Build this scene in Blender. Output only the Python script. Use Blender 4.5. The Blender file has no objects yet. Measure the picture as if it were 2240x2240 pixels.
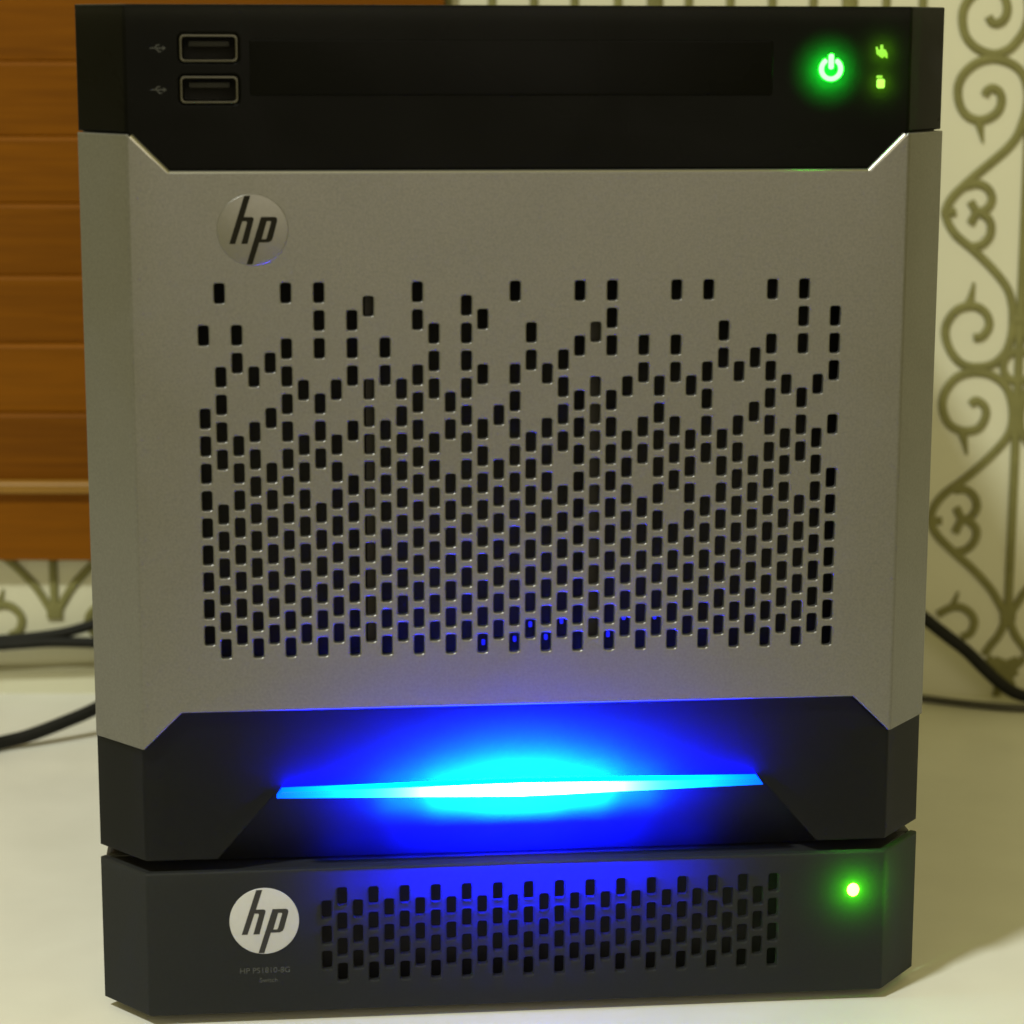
import bpy, bmesh, math, random
from mathutils import Vector, Matrix
random.seed(7)
scene = bpy.context.scene
COL = scene.collection

# ------------------------------------------------------------------ camera
CAM = (-0.068668, -0.639060, 0.266995)
YAW, PITCH, ROLL, FPX = -0.102713, 0.192538, 0.002359, 5371.45     # solved from the front panel's corners
def cam_axes():
    def back(x3, y2, z3):
        c, s = math.cos(ROLL), math.sin(ROLL); x = c*x3 - s*z3; z2 = s*x3 + c*z3
        c, s = math.cos(PITCH), math.sin(PITCH); y = c*y2 + s*z2; z = -s*y2 + c*z2
        c, s = math.cos(YAW), math.sin(YAW); return Vector((c*x - s*y, s*x + c*y, z))
    return back(1, 0, 0), back(0, 1, 0), back(0, 0, 1)
AX, AY, AZ = cam_axes()
cd = bpy.data.cameras.new('camera'); cam = bpy.data.objects.new('camera', cd); COL.objects.link(cam)
R = Matrix((AX, AZ, -AY)).transposed().to_4x4()
cam.matrix_world = Matrix.Translation(CAM) @ R
cd.sensor_width = 36; cd.lens = FPX/2240*36; cd.clip_start = 0.01; cd.clip_end = 50
cd.dof.use_dof = True; cd.dof.focus_distance = 0.70; cd.dof.aperture_fstop = 15
scene.camera = cam

# ------------------------------------------------------------------ room light
world = bpy.data.worlds.new('World'); scene.world = world; world.use_nodes = True
bg = world.node_tree.nodes['Background']
bg.inputs[0].default_value = (1.0, 0.87, 0.24, 1); bg.inputs[1].default_value = 0.40

def area(name, loc, target, size, power, color, shape='DISK'):
    l = bpy.data.lights.new(name, 'AREA'); l.shape = shape; l.size = size; l.energy = power; l.color = color
    o = bpy.data.objects.new(name, l); COL.objects.link(o); o.location = loc
    o.rotation_euler = (Vector(target) - Vector(loc)).to_track_quat('-Z', 'Y').to_euler()
    return o
area('ceiling_lamp', (-1.00, -0.92, 2.10), (0, 0.1, 0.1), 0.20, 44, (0.965, 1.0, 0.89))
area('front_fill', (0.25, -2.6, 0.9), (0, 0, 0.12), 2.0, 12.5, (1.0, 0.90, 0.76))  # added soft fill in place of the bright wall behind the camera

vs = scene.view_settings
vs.view_transform = 'Standard'; vs.look = 'None'; vs.exposure = 0.0; vs.gamma = 1.0; vs.use_curve_mapping = False
scene.render.engine = 'CYCLES'
scene.cycles.use_denoising = True
scene.cycles.max_bounces = 8
scene.cycles.sample_clamp_indirect = 6

# ------------------------------------------------------------------ helpers
def ray(u, v): return AX*((u - 1120)/FPX) + AY + AZ*((1120 - v)/FPX)
C0 = Vector(CAM)
def on_front(u, v, y=0.0):                       # point of the upright plane y = const -> (x, z)
    d = ray(u, v); p = C0 + d*((y - C0.y)/d.y); return p.x, p.z
def on_table(u, v, z=0.0):
    d = ray(u, v); return C0 + d*((z - C0.z)/d.z)
WN = Vector((math.sin(-YAW), math.cos(YAW), 0)) # wall normal, pointing away from the camera
WS = Vector((math.cos(YAW), math.sin(YAW), 0))  # along the wall
WP = on_table(1120, 1520)                        # foot of the wall
def on_wall(u, v, off=0.0):                      # -> (s, z) on a sheet standing off metres in front of the wall
    d = ray(u, v); p = C0 + d*((WP - WN*off - C0).dot(WN)/d.dot(WN)); return (p - WP).dot(WS), p.z
def wall_point(s, n, z): return WP + WS*s - WN*n + Vector((0, 0, z - WP.z))

def tag(o, label=None, cat=None, group=None, kind=None):
    if label: o['label'] = label
    if cat: o['category'] = cat
    if group: o['group'] = group
    if kind: o['kind'] = kind
    return o
def empty(name, loc=(0, 0, 0)):
    o = bpy.data.objects.new(name, None); o.empty_display_size = 0.02; COL.objects.link(o); o.location = loc; return o
def link(name, me, mat, parent=None, smooth=20):
    if mat: me.materials.clear(); me.materials.append(mat)
    if smooth:
        for p in me.polygons: p.use_smooth = True
        me.set_sharp_from_angle(angle=math.radians(smooth))
    o = bpy.data.objects.new(name, me); COL.objects.link(o)
    if parent is not None:
        o.parent = parent
        o.matrix_parent_inverse = Matrix.Identity(4)
    return o
def rel(o, parent_loc):                            # mesh built in world space under an Empty that is not at the origin
    o.data.transform(Matrix.Translation(-Vector(parent_loc)))
    return o
def box_mesh(lo, hi, bevel=0.0, segs=2):
    bm = bmesh.new(); bmesh.ops.create_cube(bm, size=1)
    for v in bm.verts:
        v.co = Vector([(lo[i] + hi[i])/2 + v.co[i]*(hi[i] - lo[i]) for i in range(3)])
    if bevel: bmesh.ops.bevel(bm, geom=bm.edges[:], offset=bevel, segments=segs, profile=0.5, affect='EDGES')
    me = bpy.data.meshes.new('box'); bm.to_mesh(me); bm.free(); return me
def curve_to_mesh(cu):
    o = bpy.data.objects.new('tmp', cu); COL.objects.link(o)
    dg = bpy.context.evaluated_depsgraph_get()
    me = bpy.data.meshes.new_from_object(o.evaluated_get(dg))
    bpy.data.objects.remove(o); bpy.data.curves.remove(cu)
    return me
def flat_mesh(loops, thick, bevel=0.0, bres=2):    # 2D outlines (x, z) -> plate, front at y = 0, back at y = thick
    cu = bpy.data.curves.new('plate', 'CURVE'); cu.dimensions = '2D'; cu.fill_mode = 'BOTH'
    cu.extrude = max(thick/2 - bevel, 1e-6); cu.bevel_depth = bevel; cu.offset = -bevel; cu.bevel_resolution = bres
    for lp in loops:
        s = cu.splines.new('POLY'); s.points.add(len(lp) - 1); s.use_cyclic_u = True
        for p, q in zip(s.points, lp): p.co = (q[0], q[1], 0, 1)
    me = curve_to_mesh(cu)
    for v in me.vertices:
        x, z, t = v.co; v.co = (x, thick/2 - t, z)
    bm = bmesh.new(); bm.from_mesh(me)
    bmesh.ops.remove_doubles(bm, verts=bm.verts, dist=1e-6)
    bmesh.ops.recalc_face_normals(bm, faces=bm.faces); bm.to_mesh(me); bm.free()
    return me
def move(me, x=0, y=0, z=0): me.transform(Matrix.Translation((x, y, z))); return me
CX, PHI, FOLD_R = 0.10185, math.radians(50), 0.0016
HALF = 0.1148
FACET = 0.0207
WU = CX + FACET                                     # half width of the unfolded front
def open_back(me, depth):                            # a moulded front is a shell: no rear face
    bm = bmesh.new(); bm.from_mesh(me)
    bmesh.ops.delete(bm, geom=[f for f in bm.faces if all(v.co.y > depth for v in f.verts)], context='FACES')
    bm.to_mesh(me); bm.free(); return me
def folded(me, y0=0.0):                             # bend the sides of a flat plate backwards along the two creases
    bm = bmesh.new(); bm.from_mesh(me)
    L = FOLD_R*PHI
    for sg in (-1, 1):
        for k in range(9):
            bmesh.ops.bisect_plane(bm, geom=bm.verts[:] + bm.edges[:] + bm.faces[:], dist=1e-7,
                                   plane_co=(sg*(CX - L/2 + L*k/8), 0, 0), plane_no=(1, 0, 0))
    for v in bm.verts:
        x, t, z = v.co; sg = -1 if x < 0 else 1; s = abs(x) - (CX - L/2)
        if s <= 0: v.co = (x, t + y0, z); continue
        th = min(s/FOLD_R, PHI)
        bx = CX - L/2 + FOLD_R*math.sin(th); by = FOLD_R*(1 - math.cos(th))
        if s > L: bx += (s - L)*math.cos(PHI); by += (s - L)*math.sin(PHI)
        v.co = (sg*(bx - t*math.sin(th)), by + t*math.cos(th) + y0, z)
    bm.to_mesh(me); bm.free(); return me
def rrect(cx, cz, w, h, r, n=2):
    pts = []
    for qx, qz, a0 in ((1, 1, 0), (-1, 1, 90), (-1, -1, 180), (1, -1, 270)):
        for k in range(n + 1):
            a = math.radians(a0 + 90*k/n)
            pts.append((cx + qx*(w/2 - r) + r*math.cos(a), cz + qz*(h/2 - r) + r*math.sin(a)))
    return pts
def circle(cx, cz, r, n=64): return [(cx + r*math.cos(2*math.pi*k/n), cz + r*math.sin(2*math.pi*k/n)) for k in range(n)]
def catmull(P, n=6):
    P = [Vector(p) for p in P]; Q = [P[0]*2 - P[1]] + P + [P[-1]*2 - P[-2]]; out = []
    for i in range(1, len(Q) - 2):
        a, b, c, d = Q[i-1:i+3]
        for k in range(n):
            t = k/n
            out.append(0.5*((2*b) + (c - a)*t + (2*a - 5*b + 4*c - d)*t*t + (3*b - a - 3*c + d)*t**3))
    out.append(P[-1]); return out
def tube_mesh(P, r, taper=None, res=3, n=6, smooth=True):
    Q = catmull(P, n) if smooth else [Vector(p) for p in P]
    cu = bpy.data.curves.new('tube', 'CURVE'); cu.dimensions = '3D'; cu.fill_mode = 'FULL'
    cu.bevel_depth = r; cu.bevel_resolution = res; cu.use_fill_caps = True
    s = cu.splines.new('POLY'); s.points.add(len(Q) - 1)
    for i, (p, q) in enumerate(zip(s.points, Q)):
        p.co = (*q, 1); p.radius = taper(i/(len(Q) - 1)) if taper else 1
    return curve_to_mesh(cu)

# ------------------------------------------------------------------ materials
def mat(name, base, rough=0.5, metal=0.0, spec=0.5, var=0.0, vscale=40, bump=0.0, bscale=800, rvar=0.0, coat=0.0, smudge=0.0):
    m = bpy.data.materials.new(name); m.use_nodes = True; nt = m.node_tree; N = nt.nodes; L = nt.links
    b = N['Principled BSDF']; b.inputs['Base Color'].default_value = (*base, 1); b.inputs['Roughness'].default_value = rough
    b.inputs['Metallic'].default_value = metal; b.inputs['Specular IOR Level'].default_value = spec
    b.inputs['Coat Weight'].default_value = coat
    tc = N.new('ShaderNodeTexCoord')
    if var:
        nz = N.new('ShaderNodeTexNoise'); nz.inputs['Scale'].default_value = vscale; nz.inputs['Detail'].default_value = 6
        L.new(tc.outputs['Object'], nz.inputs['Vector'])
        mr = N.new('ShaderNodeMapRange'); mr.inputs[1].default_value = 0.25; mr.inputs[2].default_value = 0.75
        mr.inputs[3].default_value = 1 - var; mr.inputs[4].default_value = 1 + var
        L.new(nz.outputs['Fac'], mr.inputs[0])
        mx = N.new('ShaderNodeVectorMath'); mx.operation = 'SCALE'; mx.inputs[0].default_value = base
        L.new(mr.outputs[0], mx.inputs['Scale']); L.new(mx.outputs[0], b.inputs['Base Color'])
        if rvar:
            m2 = N.new('ShaderNodeMapRange'); m2.inputs[1].default_value = 0.25; m2.inputs[2].default_value = 0.75
            m2.inputs[3].default_value = rough - rvar; m2.inputs[4].default_value = rough + rvar
            L.new(nz.outputs['Fac'], m2.inputs[0]); L.new(m2.outputs[0], b.inputs['Roughness'])
    if smudge:                                        # handling marks: patches that shine a little differently
        n3 = N.new('ShaderNodeTexNoise'); n3.inputs['Scale'].default_value = 22; n3.inputs['Detail'].default_value = 5; n3.inputs['Distortion'].default_value = 1.2
        L.new(tc.outputs['Object'], n3.inputs['Vector'])
        m3 = N.new('ShaderNodeMapRange'); m3.inputs[1].default_value = 0.3; m3.inputs[2].default_value = 0.7
        m3.inputs[3].default_value = rough - smudge; m3.inputs[4].default_value = rough + smudge
        L.new(n3.outputs['Fac'], m3.inputs[0]); L.new(m3.outputs[0], b.inputs['Roughness'])
    if bump:
        n2 = N.new('ShaderNodeTexNoise'); n2.inputs['Scale'].default_value = bscale; n2.inputs['Detail'].default_value = 3
        L.new(tc.outputs['Object'], n2.inputs['Vector'])
        bp = N.new('ShaderNodeBump'); bp.inputs['Strength'].default_value = bump; bp.inputs['Distance'].default_value = 0.0005
        L.new(n2.outputs['Fac'], bp.inputs['Height']); L.new(bp.outputs[0], b.inputs['Normal'])
    return m
def bloom_through(m, k, tint=(1, 1, 1)):                     # added translucency: lets hidden lamps behind the moulding imitate lens bloom
    nt = m.node_tree; N = nt.nodes; b = N['Principled BSDF']; out = N['Material Output']
    t = N.new('ShaderNodeBsdfTranslucent'); t.inputs[0].default_value = (*tint, 1); x = N.new('ShaderNodeMixShader'); x.inputs[0].default_value = k
    nt.links.new(b.outputs[0], x.inputs[1]); nt.links.new(t.outputs[0], x.inputs[2]); nt.links.new(x.outputs[0], out.inputs[0])
def emit(name, color, strength, base=(0.1, 0.1, 0.1)):
    m = mat(name, base, 0.4); b = m.node_tree.nodes['Principled BSDF']
    b.inputs['Emission Color'].default_value = (*color, 1); b.inputs['Emission Strength'].default_value = strength
    return m
M = {}
M['silver'] = mat('silver_paint', (0.175, 0.172, 0.17), 0.36, 0.72, 0.5, var=0.12, vscale=1500, smudge=0.05, bump=0.10, bscale=2500)
M['silver_disc'] = mat('silver_emblem', (0.19, 0.186, 0.18), 0.34, 0.75, 0.5, var=0.04, vscale=900, bump=0.06, bscale=2500)
M['silver_highlight'] = mat('silver_highlight', (0.42, 0.41, 0.38), 0.3, 0.9, var=0.04, vscale=900)
M['gloss_black'] = mat('glossy_black', (0.002, 0.002, 0.0018), 0.3, 0, 0.06, var=0.2, vscale=60, smudge=0.08)
M['black'] = mat('black_plastic', (0.0045, 0.005, 0.006), 0.5, 0, 0.14, var=0.3, vscale=1300, bump=0.15, bscale=1800)
M['switch_black'] = mat('charcoal_plastic', (0.0135, 0.0150, 0.0165), 0.55, 0, 0.18, var=0.3, vscale=1300, bump=0.18, bscale=1800)
for k_, t_ in (('gloss_black', 0.035), ('black', 0.10), ('switch_black', 0.10)): bloom_through(M[k_], t_)
M['case'] = mat('case_steel', (0.02, 0.02, 0.02), 0.5, 0.2, var=0.1)
M['inside'] = mat('inside_dark', (0.014, 0.013, 0.011), 0.6, 0, 0.3, var=0.3, vscale=80)
M['bracket'] = mat('drive_bracket', (0.035, 0.032, 0.027), 0.6, 0.2, var=0.1)
M['letters'] = mat('emblem_letters', (0.008, 0.007, 0.004), 0.6, 0, 0.1)
M['switch_letters'] = mat('emblem_letters_grey', (0.035, 0.034, 0.036), 0.6, 0, 0.15)
M['white_disc'] = mat('white_emblem', (0.47, 0.47, 0.49), 0.5, var=0.03, vscale=600)
M['print'] = mat('grey_print', (0.055, 0.058, 0.058), 0.6)
M['dim_print'] = mat('dim_print', (0.022, 0.023, 0.022), 0.6)
M['steel'] = mat('usb_steel', (0.085, 0.082, 0.07), 0.32, 1.0, var=0.05)
M['rubber'] = mat('rubber', (0.015, 0.015, 0.015), 0.8)
M['cable'] = mat('cable_black', (0.012, 0.012, 0.010), 0.6, 0, 0.15, var=0.2, vscale=90)
M['cable_grey'] = mat('cable_grey', (0.05, 0.047, 0.035), 0.5, 0, 0.4, var=0.2, vscale=90)
M['cable_shadow'] = mat('cable_shadow', (0.33, 0.31, 0.2), 0.6, var=0.1)
M['table'] = mat('white_laminate', (0.72, 0.71, 0.66), 0.42, 0, 0.4, var=0.045, vscale=26, bump=0.06, bscale=700, smudge=0.1)
M['wall'] = mat('cream_wall', (0.64, 0.625, 0.48), 0.8, 0, 0.2, var=0.04, vscale=14, bump=0.10, bscale=420)
M['iron'] = mat('olive_iron', (0.20, 0.19, 0.072), 0.7, 0.0, 0.2, var=0.15, vscale=120, bump=0.15, bscale=600)

def amber():
    m = mat('amber_wood', (0.30, 0.115, 0.012), 0.6, 0, 0.12, bump=0.0)
    nt = m.node_tree; N = nt.nodes; L = nt.links; b = N['Principled BSDF']
    tc = N.new('ShaderNodeTexCoord'); mp = N.new('ShaderNodeMapping'); mp.inputs['Scale'].default_value = (6, 120, 160)
    nz = N.new('ShaderNodeTexNoise'); nz.inputs['Scale'].default_value = 3; nz.inputs['Detail'].default_value = 8; nz.inputs['Distortion'].default_value = 0.6
    L.new(tc.outputs['Object'], mp.inputs[0]); L.new(mp.outputs[0], nz.inputs['Vector'])
    oi = N.new('ShaderNodeObjectInfo')
    ad = N.new('ShaderNodeMath'); ad.operation = 'MULTIPLY_ADD'; ad.inputs[1].default_value = 0.35
    L.new(oi.outputs['Random'], ad.inputs[0]); L.new(nz.outputs['Fac'], ad.inputs[2])
    cr = N.new('ShaderNodeValToRGB')
    cr.color_ramp.elements[0].position = 0.25; cr.color_ramp.elements[0].color = (0.12, 0.038, 0.0003, 1)
    cr.color_ramp.elements[1].position = 0.95; cr.color_ramp.elements[1].color = (0.215, 0.072, 0.0006, 1)
    L.new(ad.outputs[0], cr.inputs[0]); L.new(cr.outputs[0], b.inputs['Base Color'])
    bp = N.new('ShaderNodeBump'); bp.inputs['Strength'].default_value = 0.15; bp.inputs['Distance'].default_value = 0.0004
    L.new(nz.outputs['Fac'], bp.inputs['Height']); L.new(bp.outputs[0], b.inputs['Normal'])
    return m
M['amber'] = amber()
M['amber_pale'] = mat('pale_amber_wood', (0.25, 0.12, 0.008), 0.5, var=0.08, vscale=50)

def bar_material(half):
    # one lamp behind the middle of the light guide: its light thins out towards the two tips, each colour at its own rate
    m = bpy.data.materials.new('blue_light_bar'); m.use_nodes = True; nt = m.node_tree; N = nt.nodes; L = nt.links
    b = N['Principled BSDF']; b.inputs['Base Color'].default_value = (0.0, 0.004, 0.01, 1); b.inputs['Roughness'].default_value = 0.5; b.inputs['Specular IOR Level'].default_value = 0.1
    tc = N.new('ShaderNodeTexCoord'); sx = N.new('ShaderNodeSeparateXYZ'); L.new(tc.outputs['Object'], sx.inputs[0])
    t = N.new('ShaderNodeMath'); t.operation = 'DIVIDE'; t.inputs[1].default_value = half; L.new(sx.outputs[0], t.inputs[0])
    sq = N.new('ShaderNodeMath'); sq.operation = 'MULTIPLY'; L.new(t.outputs[0], sq.inputs[0]); L.new(t.outputs[0], sq.inputs[1])
    cc = N.new('ShaderNodeCombineXYZ')
    greens = []
    for i, (peak, sig) in enumerate(BAR_LIGHT):
        a = N.new('ShaderNodeMath'); a.operation = 'MULTIPLY'; a.inputs[1].default_value = -1/(sig*sig); L.new(sq.outputs[0], a.inputs[0])
        e = N.new('ShaderNodeMath'); e.operation = 'EXPONENT'; L.new(a.outputs[0], e.inputs[0])
        p = N.new('ShaderNodeMath'); p.operation = 'MULTIPLY'; p.inputs[1].default_value = peak; L.new(e.outputs[0], p.inputs[0])
        L.new(p.outputs[0], cc.inputs[i]); greens.append(p)
    ge = N.new('ShaderNodeNewGeometry'); sz = N.new('ShaderNodeSeparateXYZ'); L.new(ge.outputs['Normal'], sz.inputs[0])     # upper edge glow boosted so bloom-like blue spills onto the door
    gt = N.new('ShaderNodeMath'); gt.operation = 'GREATER_THAN'; gt.inputs[1].default_value = 0.7; L.new(sz.outputs[2], gt.inputs[0])
    ed = N.new('ShaderNodeMath'); ed.operation = 'MULTIPLY'; ed.inputs[1].default_value = EDGE_K; L.new(e.outputs[0], ed.inputs[0])
    ec = N.new('ShaderNodeCombineXYZ'); L.new(ed.outputs[0], ec.inputs[2]); eg = N.new('ShaderNodeMath'); eg.operation = 'MULTIPLY'; eg.inputs[1].default_value = 1.2; L.new(greens[1].outputs[0], eg.inputs[0]); L.new(eg.outputs[0], ec.inputs[1])
    mx = N.new('ShaderNodeMix'); mx.data_type = 'VECTOR'
    L.new(gt.outputs[0], mx.inputs[0]); L.new(cc.outputs[0], mx.inputs[4]); L.new(ec.outputs[0], mx.inputs[5])
    L.new(mx.outputs[1], b.inputs['Emission Color']); b.inputs['Emission Strength'].default_value = 1
    return m
BAR_W, PWR_W, LED_W = 0.18, 0.0055, 0.0016
BAR_LIGHT = ((12.0, 0.265), (8.0, 0.53), (20.0, 0.7))
SW_W = 0.05
EDGE_K = 1500.0
CYAN_W = 0.030

# ------------------------------------------------------------------ table and wall
ty = WP.y + 0.14
tb = link('table_surface', box_mesh((-0.9, -0.42, -0.03), (0.9, ty, 0.0), 0.004, 3), M['table'])
tag(tb, 'white laminate table top under the stacked machines', 'table', kind='structure')
bm = bmesh.new()
vs_ = [bm.verts.new(wall_point(s, n, z)) for s, n, z in ((-1.0, 0, -0.03), (1.0, 0, -0.03), (1.0, 0, 0.8), (-1.0, 0, 0.8))]
bm.faces.new(vs_); r_ = bmesh.ops.extrude_face_region(bm, geom=bm.faces[:])
bmesh.ops.translate(bm, verts=[v for v in r_['geom'] if isinstance(v, bmesh.types.BMVert)], vec=WN*0.05)
bmesh.ops.recalc_face_normals(bm, faces=bm.faces)
me = bpy.data.meshes.new('wall'); bm.to_mesh(me); bm.free()
tag(link('wall', me, M['wall'], smooth=0), 'cream wall behind the table', 'wall', kind='structure')

# ------------------------------------------------------------------ server
Z_TOP, Z_B, Z_C, Z_D, Z_E, Z_LIP, Z_I, Z_BOT = 0.2741, 0.2415, 0.2318, 0.0888, 0.0789, 0.0469, 0.0597, 0.0470
X_C, X_D, X_LIP, X_I = 0.0915, 0.0912, 0.0826, 0.0672
server = empty('computer_server', (0, 0.12, 0.0438)); SL = server.location
tag(server, 'silver and black cube computer server with perforated door and glowing blue light bar', 'server')
def part(name, me, m, smooth=20): return rel(link(name, me, M[m] if isinstance(m, str) else m, server, smooth), SL)
def sub(name, me, m, parent, smooth=20): return rel(link(name, me, M[m] if isinstance(m, str) else m, parent, smooth), SL)
Y_DOOR, Y_TOP, Y_LOW = -0.0012, 0.0006, 0.0010

case = part('case', box_mesh((-0.1140, 0.0175, 0.0472), (0.1140, 0.245, 0.2736), 0.0015), 'case')
case_front = sub('inner_frame', box_mesh((-0.0985, 0.0165, 0.062), (0.0985, 0.0174, 0.236), 0), 'inside', case)

def deck(z0, z1):                                    # closes a shell between its moulded front and the steel case
    o = [(-CX + .001, -.0032), (CX - .001, -.0032), (HALF - .0028, -.0172), (-HALF + .0028, -.0172)]
    me = flat_mesh([o], z1 - z0); me.transform(Matrix(((1, 0, 0, 0), (0, 0, -1, 0), (0, 1, 0, z0), (0, 0, 0, 1)))); return me
sub('case_lip', deck(0.2712, 0.2730), 'case', case, 0)
sub('case_lip', deck(0.2330, 0.2338), 'case', case, 0)
for sg in (-1, 1):
    li = [(sg*(WU - .003), 0.2715), (sg*0.0985, 0.2715), (sg*0.0985, 0.049), (sg*(WU - .003), 0.049)]
    sub('inner_liner', folded(flat_mesh([li], 0.0006), 0.0042), 'inside', case, 0)
# silver door with its rain of slots
CP, HZ0, HP = 0.0042756, 0.200794, 0.0036387
UP = {0:[3,9,11],1:[0,6,8,10,12],2:[3,5,11],3:[6,10,12,14],4:[5,9],5:[0,4,6,8,10,12,14],6:[7,11],7:[0,2,4,8,10,12],8:[7,11],
 9:[2,4,6,10,14],10:[1,7,9,11],11:[4,6,10,12,14],12:[7,9,11],13:[0,2,6,8,10,12,14],14:[3,5,7,11],15:[8,10,14],16:[1,3,5,7,9,11],
 17:[2,6,10,12,14],18:[9],19:[0,6,8,10,12,14],20:[3,5,11],21:[6,10,12,14],22:[5,7,9,11],23:[0,4,8,10,12,14],24:[3,7,9,11],
 25:[0,2,4,8,10,12,14],26:[7,11],27:[4,6,10,12],28:[7,9,11],29:[0,4,6,10,12,14],30:[7,11],31:[0,6,8,10,12],32:[3,5,11],
 33:[6,10,12,14],34:[5,9],35:[0,4,6,8,10,12,14],36:[7,11],37:[0,2,4,8,10,12],38:[7,11],39:[2,4,6,10,14]}
holes = []
for c in range(40):
    rows = list(UP[c]) + [r for r in (range(13, 26, 2) if c % 2 == 0 else range(16, 27, 2))
                          if not (c == 22 and r == 13) and not (c == 29 and r == 16)]
    for r in rows: holes.append(rrect((c - 19.5)*CP, HZ0 - r*HP, 0.00268, 0.00525, 0.0006, 2))
g = 0.0003
outer = [(-WU, Z_B), (-CX + 0.0004, Z_B), (-X_C, Z_C), (X_C, Z_C), (CX - 0.0004, Z_B), (WU, Z_B),
         (WU, Z_E), (CX - 0.0004, Z_E), (X_D, Z_D), (-X_D, Z_D), (-CX + 0.0004, Z_E), (-WU, Z_E)]
door = part('front_door', folded(flat_mesh([outer] + holes, 0.0024, 0.00042, 2), Y_DOOR), 'silver', 8)

rim_pts = [(-X_C + .0004, Z_C), (X_C - .0004, Z_C)]
for nm, P in (('door_rim_highlight', [(-X_C, Z_C), (X_C, Z_C)]), ('door_rim_highlight', [(X_C, Z_C), (CX - .0008, Z_B - .0001)]), ('door_rim_highlight', [(-X_C, Z_C), (-CX + .0008, Z_B - .0001)])):
    sub(nm, tube_mesh([(x, Y_DOOR + 0.00112, z - 0.0006) for x, z in P], 0.0011, None, 4, 1, False), 'silver_highlight', door, 60)  # added brighter rod: puts the highlight along the door's upper edge into colour
H_OUT = [(-.22,.95),(-.046,.95),(-.236,.36),(-.02,.36),(.03,.335),(.04,.29),(.02,.22),(-.148,-.39),(-.324,-.39),(-.155,.19),(-.17,.24),(-.28,.24),(-.49,-.39),(-.657,-.39)]
P_OUT = [(.24,.36),(.62,.36),(.68,.335),(.695,.28),(.685,.22),(.56,-.23),(.52,-.31),(.43,-.352),(.18,-.352),(-.0185,-.965),(-.185,-.965)]
P_IN = [(.40,.24),(.50,.24),(.515,.21),(.385,-.23),(.36,-.262),(.25,-.262)]
def letters(cx, cz, R, y, thick, bev):
    me = flat_mesh([[(cx + a*R, cz + b*R) for a, b in lp] for lp in (H_OUT, P_OUT, P_IN)], thick, bev, 1)
    return move(me, 0, y, 0)
ex, ez = on_front(552.5, 502)
em = sub('emblem', move(flat_mesh([circle(ex, ez, 0.0092)], 0.0006, 0.00022, 3), 0, Y_DOOR - 0.00016, 0), 'silver_disc', door, 60)
sub('emblem_letters', letters(ex, ez, 0.0092, Y_DOOR - 0.00024, 0.0006, 0.00003), 'letters', door)

# glossy top
top_out = [(-WU, Z_TOP), (WU, Z_TOP), (WU, Z_B + g), (CX + g*0.4, Z_B + g), (X_C + g*.4, Z_C + g), (-X_C - g*.4, Z_C + g), (-CX - g*0.4, Z_B + g), (-WU, Z_B + g)]
usb_px = [(456, 105.5), (457.5, 196.5)]
usb = [on_front(*p) for p in usb_px]
top = part('top_bezel', folded(open_back(flat_mesh([top_out] + [rrect(x, z, 0.0150, 0.0072, 0.0012, 3) for x, z in usb], 0.0026, 0.0007, 3), 0.0013), Y_TOP), 'gloss_black', 8)
dx0, dz1 = on_front(545, 86); dx1, dz0 = on_front(1690, 209)
sub('drive_cover', move(flat_mesh([rrect((dx0+dx1)/2, (dz0+dz1)/2, dx1-dx0, dz1-dz0, 0.0006)], 0.0008, 0.0003, 2), 0, Y_TOP - 0.0003, 0), 'gloss_black', top)
for x, z in usb:
    W_, H_, T_ = 0.0147, 0.0069, 0.0006
    shell = move(flat_mesh([rrect(x, z, W_, H_, 0.0011, 3), rrect(x, z, W_ - 2*T_, H_ - 2*T_, 0.0008, 3)], 0.0120, 0.00022, 2), 0, Y_TOP - 0.00015, 0)
    port = part('usb_port', shell, 'steel')
    sub('contact_tongue', box_mesh((x - 0.0052, Y_TOP + 0.003, z + 0.0004), (x + 0.0052, Y_TOP + 0.0118, z + 0.0018), 0.0002), 'rubber', port)
    sub('port_back', box_mesh((x - 0.0066, Y_TOP + 0.0112, z - 0.0028), (x + 0.0066, Y_TOP + 0.0119, z + 0.0028)), 'inside', port)
    # trident mark printed beside the port
    ux = x - 0.0129; q = 0.00030
    tri = [(ux-.0019, z+q*.5), (ux-.0008, z+q*.5), (ux-.0002, z+.0009), (ux+.0006, z+.0009), (ux+.0006, z+.0006), (ux-.0000, z+.0006), (ux-.0004, z+q*.5),
           (ux+.0013, z+q*.5), (ux+.0013, z+.0006), (ux+.0022, z), (ux+.0013, z-.0006), (ux+.0013, z-q*.5),
           (ux+.0000, z-q*.5), (ux+.0004, z-.0007), (ux+.0010, z-.0007), (ux+.0010, z-.0010), (ux+.0002, z-.0010), (ux-.0004, z-q*.5), (ux-.0019, z-q*.5)]
    sub('usb_mark', move(flat_mesh([tri], 0.0002), 0, Y_TOP - 0.00004, 0), 'dim_print', top, 0)

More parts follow.
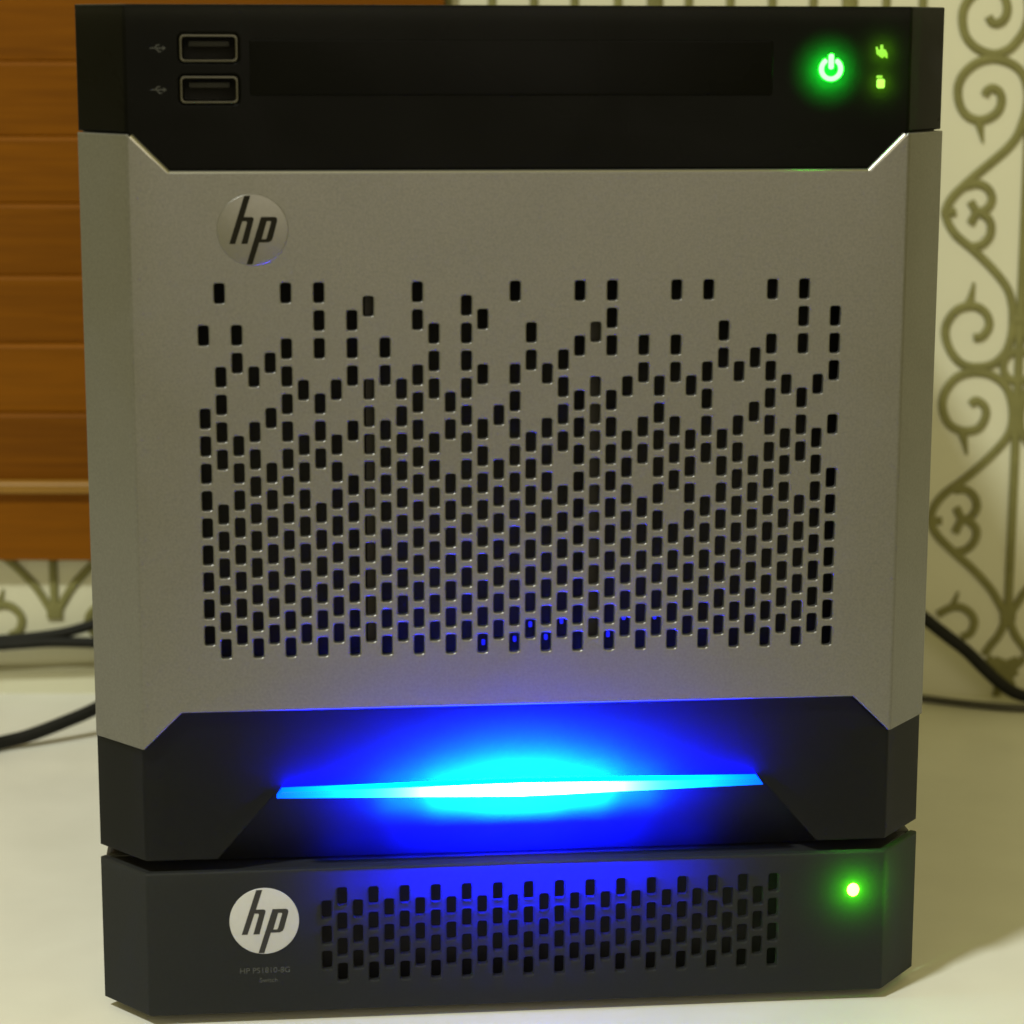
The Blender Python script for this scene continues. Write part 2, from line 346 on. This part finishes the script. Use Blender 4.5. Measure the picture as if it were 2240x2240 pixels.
# power symbol and two status lamps
px_, pz_ = on_front(1818.5, 151)
ro, ri = 0.00315, 0.00195
arc = lambda r, a0, a1, n: [(px_ + r*math.sin(math.radians(a0 + (a1-a0)*k/n)), pz_ + r*math.cos(math.radians(a0 + (a1-a0)*k/n))) for k in range(n + 1)]
ring = arc(ro, 32, 328, 30) + arc((ro+ri)/2, 334, 334, 1)[:1] + arc(ri, 328, 32, 30) + arc((ro+ri)/2, 26, 26, 1)[:1]
stem = rrect(px_ - 0.00002, pz_ + 0.0019, 0.0013, 0.0040, 0.0006, 4)
M['green'] = emit('green_power_light', (0.020, 1.0, 0.022), 34.0)
pw = part('power_button', move(flat_mesh([ring, stem], 0.0014, 0.0002, 2), 0, Y_TOP - 0.0009, 0), 'green', 40)
M['lime'] = emit('lime_status_light', (0.27, 0.88, 0.0), 1.0)
M['lime_hot'] = emit('lime_status_light_bright', (0.36, 1.0, 0.06), 1.7)
fx = lambda u, v: on_front(1740 + u*0.1346, 80 + v*0.1346)
net = [fx(*p) for p in ((1310,170),(1345,165),(1350,215),(1385,210),(1390,130),(1430,130),(1435,200),(1470,210),(1500,270),(1505,355),(1480,350),(1455,320),(1420,355),(1370,320),(1325,285),(1318,215))]
part('network_light', move(flat_mesh([net], 0.0008, 0.0001, 1), 0, Y_TOP - 0.0004, 0), 'lime', 40)
hx, hz = fx(1392, 765)
hl = part('health_light', move(flat_mesh([rrect(hx, hz, 0.0021, 0.0024, 0.0005, 3)], 0.0010, 0.0002, 2), 0, Y_TOP - 0.0006, 0), 'lime_hot', 40)
hx2, hz2 = fx(1372, 655)
sub('lamp_cap', move(flat_mesh([rrect(hx2, hz2, 0.0016, 0.0008, 0.0003, 3)], 0.0008, 0.0001, 1), 0, Y_TOP - 0.0004, 0), 'lime', hl, 40)

# lower bezel, light bar and the hollow under it
BAR_OUT = 0.0046
YB = Y_LOW - BAR_OUT
bx0, bzl = on_front(605.5, 1748, YB); bx1, bzr = on_front(1670.5, 1716.5, YB)
bc = (bx0 + bx1)/2; bh = (bx1 - bx0)/2
bz = (bzl + bzr)/2
tz = lambda u, v: on_front(u, v, YB)[1]
zl_top = (tz(616, 1734.8) + tz(1659, 1702))/2; zc_top = tz(1150, 1712); zc_bot = tz(1145, 1742)
zs_bot = bz
Z_I = bz - 0.0004; X_I = bh + 0.0006
low_out = [(-WU, Z_E - g), (-CX - g*.4, Z_E - g), (-X_D - g*.4, Z_D - g), (X_D + g*.4, Z_D - g), (CX + g*.4, Z_E - g), (WU, Z_E - g),
           (WU, Z_BOT), (X_LIP, Z_LIP), (X_I, Z_I), (-X_I, Z_I), (-X_LIP, Z_LIP), (-WU, Z_BOT)]
low = part('lower_bezel', folded(open_back(flat_mesh([low_out], 0.0030, 0.0006, 3), 0.0016), Y_LOW), 'black', 8)
bm = bmesh.new()
hol = [(-X_I - .001, Y_LOW + 0.0007, Z_I + .0016), (X_I + .001, Y_LOW + 0.0007, Z_I + .0016), (X_LIP + .004, 0.0094, 0.0441), (-X_LIP - .004, 0.0094, 0.0441)]
bm.faces.new([bm.verts.new(p) for p in hol])
me = bpy.data.meshes.new('hollow'); bm.to_mesh(me); bm.free()
sub('handle_hollow', me, 'black', low, 0)
print('bar', bx0, bx1, bzl, bzr, zl_top, zc_top, zc_bot)
up = []; dn = []
for k in range(33):
    t = -1 + 2*k/32; w = (1 - abs(t)**1.1)
    up.append((bc + t*(bh - 0.0014), zl_top + (zc_top - zl_top)*w)); dn.append((bc + t*bh, bz + (zc_bot - bz)*w))
bar = flat_mesh([up + dn[::-1]], BAR_OUT + 0.0001, 0.0005, 2)
move(bar, -bc, 0, -bz)
bo = link('light_bar', bar, bar_material(bh), low, 40)
bo.location = Vector((bc, Y_LOW - BAR_OUT, bz)) - Vector(SL)

def bloom_lamp(name, loc, w, h, power, color, parent, origin, spread=150):  # unseen lamp added inside a shell to imitate lens bloom
    l = bpy.data.lights.new(name, 'AREA'); l.shape = 'RECTANGLE'; l.size = w; l.size_y = h; l.energy = power; l.color = color; l.spread = math.radians(spread)
    o = bpy.data.objects.new(name, l); COL.objects.link(o); o.parent = parent
    o.location = Vector(loc) - Vector(origin); o.rotation_euler = (math.radians(-90), 0, 0); return o
for t, e in ((0, 1.0), (-.26, .55), (.26, .55), (-.5, .13), (.5, .13)):  # added lamps behind the bezel for the halo around the bar
    bloom_lamp('bar_bloom', (bc + t*bh, 0.0158, bz + 0.001), 0.030, 0.003, BAR_W*e, (0.0, 0.002, 1.0), server, SL, 140)
for t, e in ((0, 1.0), (-.28, .5), (.28, .5), (-.56, .1), (.56, .1)):
    bloom_lamp('bar_bloom', (bc + t*bh, 0.0158, 0.0505), 0.030, 0.002, BAR_W*0.22*e, (0.0, 0.002, 1.0), server, SL, 150)
for t, e in ((0, 1.0), (-.2, .42), (.2, .42), (-.4, .06), (.4, .06)):
    bloom_lamp('bar_bloom', (bc + t*bh, Y_LOW + 0.0068, (zc_top + zc_bot)/2 - 0.0006), 0.022, 0.002, CYAN_W*e, (0.0, 1.0, 1.0), server, SL)
for u_, v_ in ((1420, 250), (1392, 765)):
    sx_, sz_ = fx(u_, v_); bloom_lamp('status_bloom', (sx_, Y_TOP + 0.0035, sz_), 0.002, 0.002, 0.0004, (0.25, 1.0, 0.0), server, SL)  # added behind each status light for its halo
for t, e in ((0, 1.0), (-.2, .42), (.2, .42), (-.4, .06), (.4, .06)):
    bloom_lamp('bar_bloom', (bc + t*bh, Y_LOW + 0.0078, bz - 0.0040), 0.022, 0.002, CYAN_W*0.6*e, (0.0, 1.0, 1.0), server, SL)
bloom_lamp('power_bloom', (px_ - 0.0006, Y_TOP + 0.0055, pz_ - 0.0004), 0.003, 0.003, PWR_W, (0.0, 1.0, 0.03), server, SL, 125)  # added behind the power symbol for its green halo
# what shows dimly behind the slots
for c in (10, 24):
    x = (c - 19.5)*CP + 0.0006
    part('drive_bracket', box_mesh((x - 0.0014, 0.0045, 0.100), (x + 0.0014, 0.0100, 0.200), 0.0002), 'bracket')
M['blue_glint'] = emit('blue_glint_glow', (0.0, 0.004, 1.0), 1.0)
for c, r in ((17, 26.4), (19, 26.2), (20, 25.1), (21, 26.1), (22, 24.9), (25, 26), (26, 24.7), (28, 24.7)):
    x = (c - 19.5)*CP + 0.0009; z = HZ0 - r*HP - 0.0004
    part('slot_glint', box_mesh((x - 0.0005, 0.0070, z - 0.0008), (x + 0.0005, 0.0080, z + 0.0008), 0.0003), 'blue_glint')  # glowing chips drawn as glints of light leaking behind the slots
for x in (-0.09, 0.09):
    for y in (0.035, 0.215):
        me = flat_mesh([circle(x, -y, 0.0065, 32)], 0.0034, 0.0004, 1)
        me.transform(Matrix(((1, 0, 0, 0), (0, 0, -1, 0), (0, 1, 0, 0.0438), (0, 0, 0, 1))))
        part('foot', me, 'rubber')

# ------------------------------------------------------------------ network switch under it
switch = empty('network_switch', (0, 0.12, 0.0)); SL = switch.location
tag(switch, 'flat charcoal network switch with white emblem under the server', 'network switch')
def part2(name, me, m, smooth=20): return rel(link(name, me, M[m] if isinstance(m, str) else m, switch, smooth), SL)
Z1, Z0 = 0.0438, 0.0029
for t, e in ((0, 1.0), (-.25, .6), (.25, .6), (-.5, .2), (.5, .2)):
    bloom_lamp('switch_bloom', (bc + t*bh, 0.0130, 0.0405), 0.030, 0.002, SW_W*e, (0.0, 0.002, 1.0), switch, SL, 140)  # made-up blue lamps inside the switch, carrying the bar's bloom downwards
xs0 = on_front(715.6, 2046)[0]; xs1 = on_front(1690, 2030)[0]
sp = (xs1 - xs0)/29
zt = (on_front(680 + 245*.2795, 1880 + 290*.2795)[1] + on_front(1180 + 1730*.295, 1880 + 175*.295)[1])/2
zb = (on_front(680 + 245*.2795, 1880 + 880*.2795)[1] + on_front(1180 + 1720*.295, 1880 + 730*.295)[1])/2
sh = (zt - zb)/6
print('switch holes', xs0, xs1, sp, zt, zb, sh)
sholes = []
for c in range(30):
    for r in ((1, 3, 5) if c % 2 == 0 else (0, 2, 4, 6)):
        sholes.append(rrect(xs0 + c*sp, zt - r*sh, 0.00270, 0.0052, 0.0006, 2))
face = part2('front_panel', folded(open_back(flat_mesh([[(-WU, Z1), (WU, Z1), (WU, Z0), (-WU, Z0)]] + sholes, 0.0026, 0.0006, 3), 0.0013), 0.0), 'switch_black', 8)
part2('case', box_mesh((-0.1138, 0.0175, 0.0031), (0.1138, 0.205, 0.0437), 0.0012), 'case')
part2('case_lip', deck(0.0424, 0.0432), 'case', 0)
part2('case_lip', deck(0.0036, 0.0046), 'case', 0)
part2('inner_plate', box_mesh((-0.095, 0.0150, 0.0045), (0.095, 0.0166, 0.0425), 0), 'inside')
ex, ez = on_front(578.3, 2014.5); er = 0.00945
part2('emblem', move(flat_mesh([circle(ex, ez, er)], 0.0010, 0.0002, 2), 0, -0.00025, 0), 'white_disc', 60)
part2('emblem_letters', letters(ex, ez, er, -0.00033, 0.0004, 0.00002), 'switch_letters')
def text_mesh(body, cx, cz, size):
    cu = bpy.data.curves.new('print', 'FONT'); cu.body = body; cu.size = size; cu.align_x = 'CENTER'; cu.align_y = 'CENTER'; cu.extrude = 0.00004
    o = bpy.data.objects.new('tmp', cu); COL.objects.link(o)
    me = bpy.data.meshes.new_from_object(o.evaluated_get(bpy.context.evaluated_depsgraph_get()))
    bpy.data.objects.remove(o); bpy.data.curves.remove(cu)
    for v in me.vertices: x, z, t = v.co; v.co = (cx + x, -0.00005 - t, cz + z)
    return me
tx, tzz = on_front(580, 2123); part2('printed_name', text_mesh('HP PS1810-8G', tx, tzz, 0.0023), 'print', 0)
tx, tzz = on_front(588, 2144); part2('printed_name', text_mesh('Switch', tx, tzz, 0.0019), 'print', 0)
lx, lz = on_front(1866, 1946)
M['led'] = emit('switch_led', (0.10, 1.0, 0.012), 60.0)
bm = bmesh.new(); bmesh.ops.create_uvsphere(bm, u_segments=24, v_segments=12, radius=1)
for v in bm.verts: v.co = Vector((lx + v.co.x*0.0017, 0.0 + v.co.y*0.0011, lz + v.co.z*0.0019))
me = bpy.data.meshes.new('led'); bm.to_mesh(me); bm.free()
part2('power_light', me, 'led', 60)
bloom_lamp('led_bloom', (lx, 0.006, lz), 0.003, 0.004, LED_W, (0.05, 1.0, 0.0), switch, SL)  # added behind the indicator to widen its halo
for x in (-0.09, 0.09):
    for y in (0.03, 0.185):
        me = flat_mesh([circle(x, -y, 0.006, 32)], 0.0030, 0.0004, 1)
        me.transform(Matrix(((1, 0, 0, 0), (0, 0, -1, 0), (0, 1, 0, 0.0002), (0, 0, 0, 1))))
        part2('foot', me, 'rubber')

o = bloom_lamp('switch_bloom', (bc, 0.0040, 0.0412), 0.10, 0.001, SW_W*0.1, (0.0, 0.0, 1.0), switch, SL, 160); o.rotation_euler = (math.radians(90), 0, 0)  # added lamp turned inwards, tints the holes blue like bloom
# ------------------------------------------------------------------ iron scrollwork on the wall
IR = 0.0017
def P3(px): return px
Z2 = lambda u, v: (2020 + u*.2174, v*.2174)
Z3 = lambda u, v: (1800 + u*.5176, 600 + v*.5176)
strokes = [
 ('scroll', [(2163.7,36),(2170,47),(2181,51),(2196,43),(2204,26),(2203,6),(2194,-14),(2170,-27),(2142,-20),(2119,0),(2107,28),(2109,65),(2122,91),(2146,110),(2177,118),(2207,108),(2227,88),(2243,64),(2252,30),(2250,-10)]),
 ('scroll', [(2156,209),(2161,198),(2174,193),(2188,202),(2192,220),(2186,240),(2170,255),(2146,263),(2122,257),(2105,239),(2097,213),(2098,185),(2111,159),(2138,137),(2172,128),(2205,135),(2229,150),(2243,172),(2250,205),(2247,240),(2239,266),(2227,296),(2205,324),(2172,353),(2138,381),(2108,408),(2086,430),(2072,455),(2073,482),(2092,514),(2128,545),(2170,586),(2203,628),(2215,665),(2217,700),(2214,735),(2201,771),(2173,797),(2137,804),(2106,797),(2082,771),(2069,735),(2074,704),(2097,677),(2131,670),(2157,685),(2165,712),(2150,736),(2131,740)]),
 ('scroll', [(2123.6,886),(2137,877),(2155,890),(2157,911),(2142,937),(2111,944),(2080,931),(2064,900),(2066,864),(2090,829),(2126,815),(2167,820),(2199,843),(2214,880),(2216,921),(2204,957),(2162,1004),(2111,1050),(2069,1081),(2044,1112),(2038,1144),(2054,1175),(2090,1211),(2131,1248),(2168,1289),(2188,1322),(2203,1350)]),
 ('spike', [(2142,262),(2146,285),(2151,312)]), ('spike', [(2119,672),(2126,648),(2132,618)]), ('spike', [(2106,944),(2111,968),(2116,996)]),
 ('spike', [(2082,1334),(2088,1322),(2098,1296)]),
 ('curl', [(2110,408),(2140,402),(2163,414),(2171,435),(2162,455),(2140,464),(2124,441)]), ('curl', [(2120,542),(2148,536),(2167,514),(2167,485),(2150,468),(2138,466),(2124,490)]),
 ('curl', [(2088,1074),(2115,1073),(2134,1090),(2138,1113),(2126,1132),(2108,1138),(2093,1112)]), ('curl', [(2088,1210),(2115,1204),(2134,1184),(2137,1160),(2122,1143),(2106,1140),(2090,1168)]),
 ('curl', [(2052,1346),(2083,1331),(2106,1331),(2126,1345),(2133,1364),(2124,1387),(2105,1396)]),
 ('nub', [(2060,466),(2076,465),(2092,464)]), ('nub', [(2036,1140),(2050,1141),(2062,1141)]),
]
foot = [('foot_scroll', [(2203,1345),(2196,1372),(2184,1395),(2168,1414),(2154,1434)]),
        ('foot_scroll', [(2162,1440),(2180,1458),(2199,1474),(2213,1496),(2217,1527)]),
        ('foot_scroll', [(2228,1445),(2210,1452),(2194,1460),(2178,1480)])]
s0, zz0 = on_wall(2206.5, 1345, IR)
def local(px):
    s, z = on_wall(px[0], px[1], IR); return s - s0, z
def lean(s, z): return s
def make_scrolls(with_foot):
    out = []
    for name, P in strokes + (foot if with_foot else []):
        for sg in (1, -1):
            Q = []
            for p in P:
                s, z = local(p); Q.append((sg*s, 0.0, z))
            tp = None
            if name == 'spike': tp = lambda t: 1.25 - 0.95*t
            elif name == 'scroll': tp = lambda t: 1.0
            me = tube_mesh(Q, IR, tp, 2, 5); out.append((name, me))
    zt_ = on_wall(2235, -60, IR)[1]; zb_ = local((2206, 1352))[1]
    out.append(('upright_bar', tube_mesh([(0, 0, zb_), (0, 0, (zt_ + zb_)/2), (0, 0, zt_)], IR*1.05, None, 2, 1, False)))
    for v in (802,):
        z = local((2210, v))[1]; r = 0.0062
        out.append(('ring', tube_mesh([(r*math.cos(a*math.pi/12), 0, z + r*math.sin(a*math.pi/12)) for a in range(25)], IR*0.95, None, 2, 1, False)))
    for v, h in ((1345, 0.0030), (700, 0.0016)):
        z = local((2206, v))[1]
        out.append(('collar', box_mesh((-0.0032, -0.0019, z - h), (0.0032, 0.0010, z + h), 0.0006)))
    return out
def orient(o, s, z=0.0):
    o.matrix_world = Matrix.Translation(wall_point(s, IR*0.3, 0)) @ Matrix((WS, WN, Vector((0, 0, 1)))).transposed().to_4x4() @ Matrix.Diagonal((1, 0.35, 1, 1))
meshes = make_scrolls(False)
sL = on_wall(119, 1352, IR)[0]
for s, lab, ft in ((s0, 'olive wrought iron scroll panel on the wall to the right of the server', True),
                   (sL, 'olive wrought iron scroll panel partly behind the amber slatted blind', False)):
    root = empty('iron_scroll_panel'); orient(root, s)
    tag(root, lab, 'ironwork', 'wrought iron panels on the wall')
    for n, me in meshes: link(n, me, M['iron'], root, 60)
    if ft:
        for n, P in foot:
            for sg in (1, -1):
                Q = [(sg*local(p)[0], 0, local(p)[1]) for p in P]
                link(n, tube_mesh(Q, IR, None, 2, 5), M['iron'], root, 60)

# a row of upright rods whose tops show above the server
root = empty('iron_rod_panel'); sm = on_wall(1433, 7, IR)[0]; orient(root, sm)
tag(root, 'row of olive iron rods on the wall showing above the server', 'ironwork')
zlo, zhi = 0.085, on_wall(1433, -70, IR)[1]
for u, k in ((980, 1), (1076, 1), (1168, 1), (1257, 1), (1352, 1), (1433, 1.9), (1507, 1), (1598, 1), (1690, 1), (1780, 1), (1860, 1.9), (1940, 1), (2020, 1)):
    s = on_wall(u, 5, IR)[0] - sm
    link('rod', tube_mesh([(s, 0, zlo), (s, 0, zhi)], IR*0.95*k, None, 2, 1, False), M['iron'], root, 60)
sA = on_wall(960, 5, IR)[0] - sm; sB = on_wall(2030, 5, IR)[0] - sm
for z in (zlo + 0.004, zhi - 0.004):
    link('rail', box_mesh((sA, -0.002, z - 0.003), (sB, 0.0012, z + 0.003), 0.0006), M['iron'], root, 40)

# ------------------------------------------------------------------ amber slatted blind on the wall
root = empty('slatted_blind'); orient(root, on_wall(80, 1226)[0]); root.scale = (1, 1, 1)
tag(root, 'amber wooden slatted blind hanging on the wall behind the server', 'blind')
sb = on_wall(80, 1226)[0]; sx0 = on_wall(-1500, 600)[0] - sb; sx1 = on_wall(972, 5, 0.006)[0] - sb
edges = [-190, -25, 134, 298, 445, 602, 751, 902, 1055, 1226]
zz = [on_wall(80, v, 0.0075)[1] for v in edges]
def slat(z1, z0, d0, d1, name, m):
    prof = [(0.0, z0), (0.0, z1 - 0.0002), (d1 - 0.0016, z1), (d1 - 0.0006, z1 - 0.0005), (d1, z1 - 0.0014), ((d0 + d1)/2, (z0 + z1)/2), (d0, z0 + 0.0004), (d0 - 0.0005, z0)]
    bm = bmesh.new(); a = [bm.verts.new((sx0, -d, z)) for d, z in prof]; b = [bm.verts.new((sx1, -d, z)) for d, z in prof]
    bm.faces.new(a); bm.faces.new(b[::-1])
    for i in range(len(prof)): j = (i + 1) % len(prof); bm.faces.new((a[j], a[i], b[i], b[j]))
    bmesh.ops.recalc_face_normals(bm, faces=bm.faces)
    me = bpy.data.meshes.new('slat'); bm.to_mesh(me); bm.free()
    o = link(name, me, M[m], root, 30); return o
for i in range(len(edges) - 1):
    slat(zz[i], zz[i+1] + 0.0001, 0.0050, 0.0074 + random.uniform(-.0004, .0004), 'slat', 'amber')
z1 = on_wall(80, 1051, 0.010)[1]; z0 = on_wall(80, 1078, 0.010)[1]
o = slat(z1, z0, 0.0096, 0.0096, 'batten', 'amber_pale')
# the blind stands a few millimetres off the sheet of scrollwork
for ch in root.children: ch.data.transform(Matrix.Translation((0, -0.0028, 0)))

# ------------------------------------------------------------------ cables
def wpt(u, v, off):
    s, z = on_wall(u, v, off); return wall_point(s, off, z)
def cable(name, P, r, lab, m='cable', group=None, tp=None):
    o = link(name, tube_mesh(P, r, tp, 4, 8), M[m], None, 60)
    c = Vector(P[len(P)//2]); o.data.transform(Matrix.Translation(-c)); o.location = c
    tag(o, lab, 'cable', group); return o
cable('power_cable', [wpt(u, v, .0065) for u, v in ((420,1300),(300,1336),(205,1366),(140,1384),(70,1394),(0,1400),(-90,1404),(-200,1430),(-330,1478),(-480,1502),(-900,1506),(-1600,1506))], 0.0022,
      'upper of the two thick black cables leaving the server to the left', group='black cables behind the server')
cable('power_cable', [wpt(u, v, .0075) for u, v in ((420,1408),(300,1408),(205,1406),(120,1404),(50,1408),(-40,1416),(-140,1436),(-260,1476),(-400,1500),(-800,1503),(-1500,1503))], 0.0023,
      'lower of the two thick black cables leaving the server to the left', group='black cables behind the server')
cable('power_cable', [on_table(u, v, z) for u, v, z in ((430,1420,.030),(300,1495,.017),(215,1547,.0112),(140,1580,.0075),(60,1610,.0042),(0,1625,.0030),(-80,1645,.0029),(-260,1676,.0029),(-600,1700,.0029),(-1200,1680,.0029))], 0.0026,
      'dark cable lying on the table at the left, in front of the wall')
cable('power_cable', [wpt(u, v, .016) for u, v in ((1880,1240),(1960,1300),(2022,1352),(2070,1390),(2115,1425),(2150,1460),(2185,1492),(2225,1518),(2280,1528),(2420,1532),(3000,1532))], 0.0026,
      'thick black cable sloping down behind the server on the right')
cable('thin_cable_or_shadow', [on_table(u, v, .0017) for u, v in ((1850,1521),(1960,1523),(2030,1529),(2130,1541),(2240,1549),(2420,1552),(3000,1550))], 0.0015,
      'thin dark cable along the table by the wall on the right', 'cable_grey')
cable('thin_cable_or_shadow', [wpt(u, v, .0016) for u, v in ((430,1452),(300,1456),(200,1460),(80,1464),(-60,1466),(-400,1470),(-1200,1476))], 0.0011,  # added strand, toned like the cables' shadow line on the wall
      'thin pale strand on the left wall drawn as the soft shadow of the black cables', 'cable_shadow')
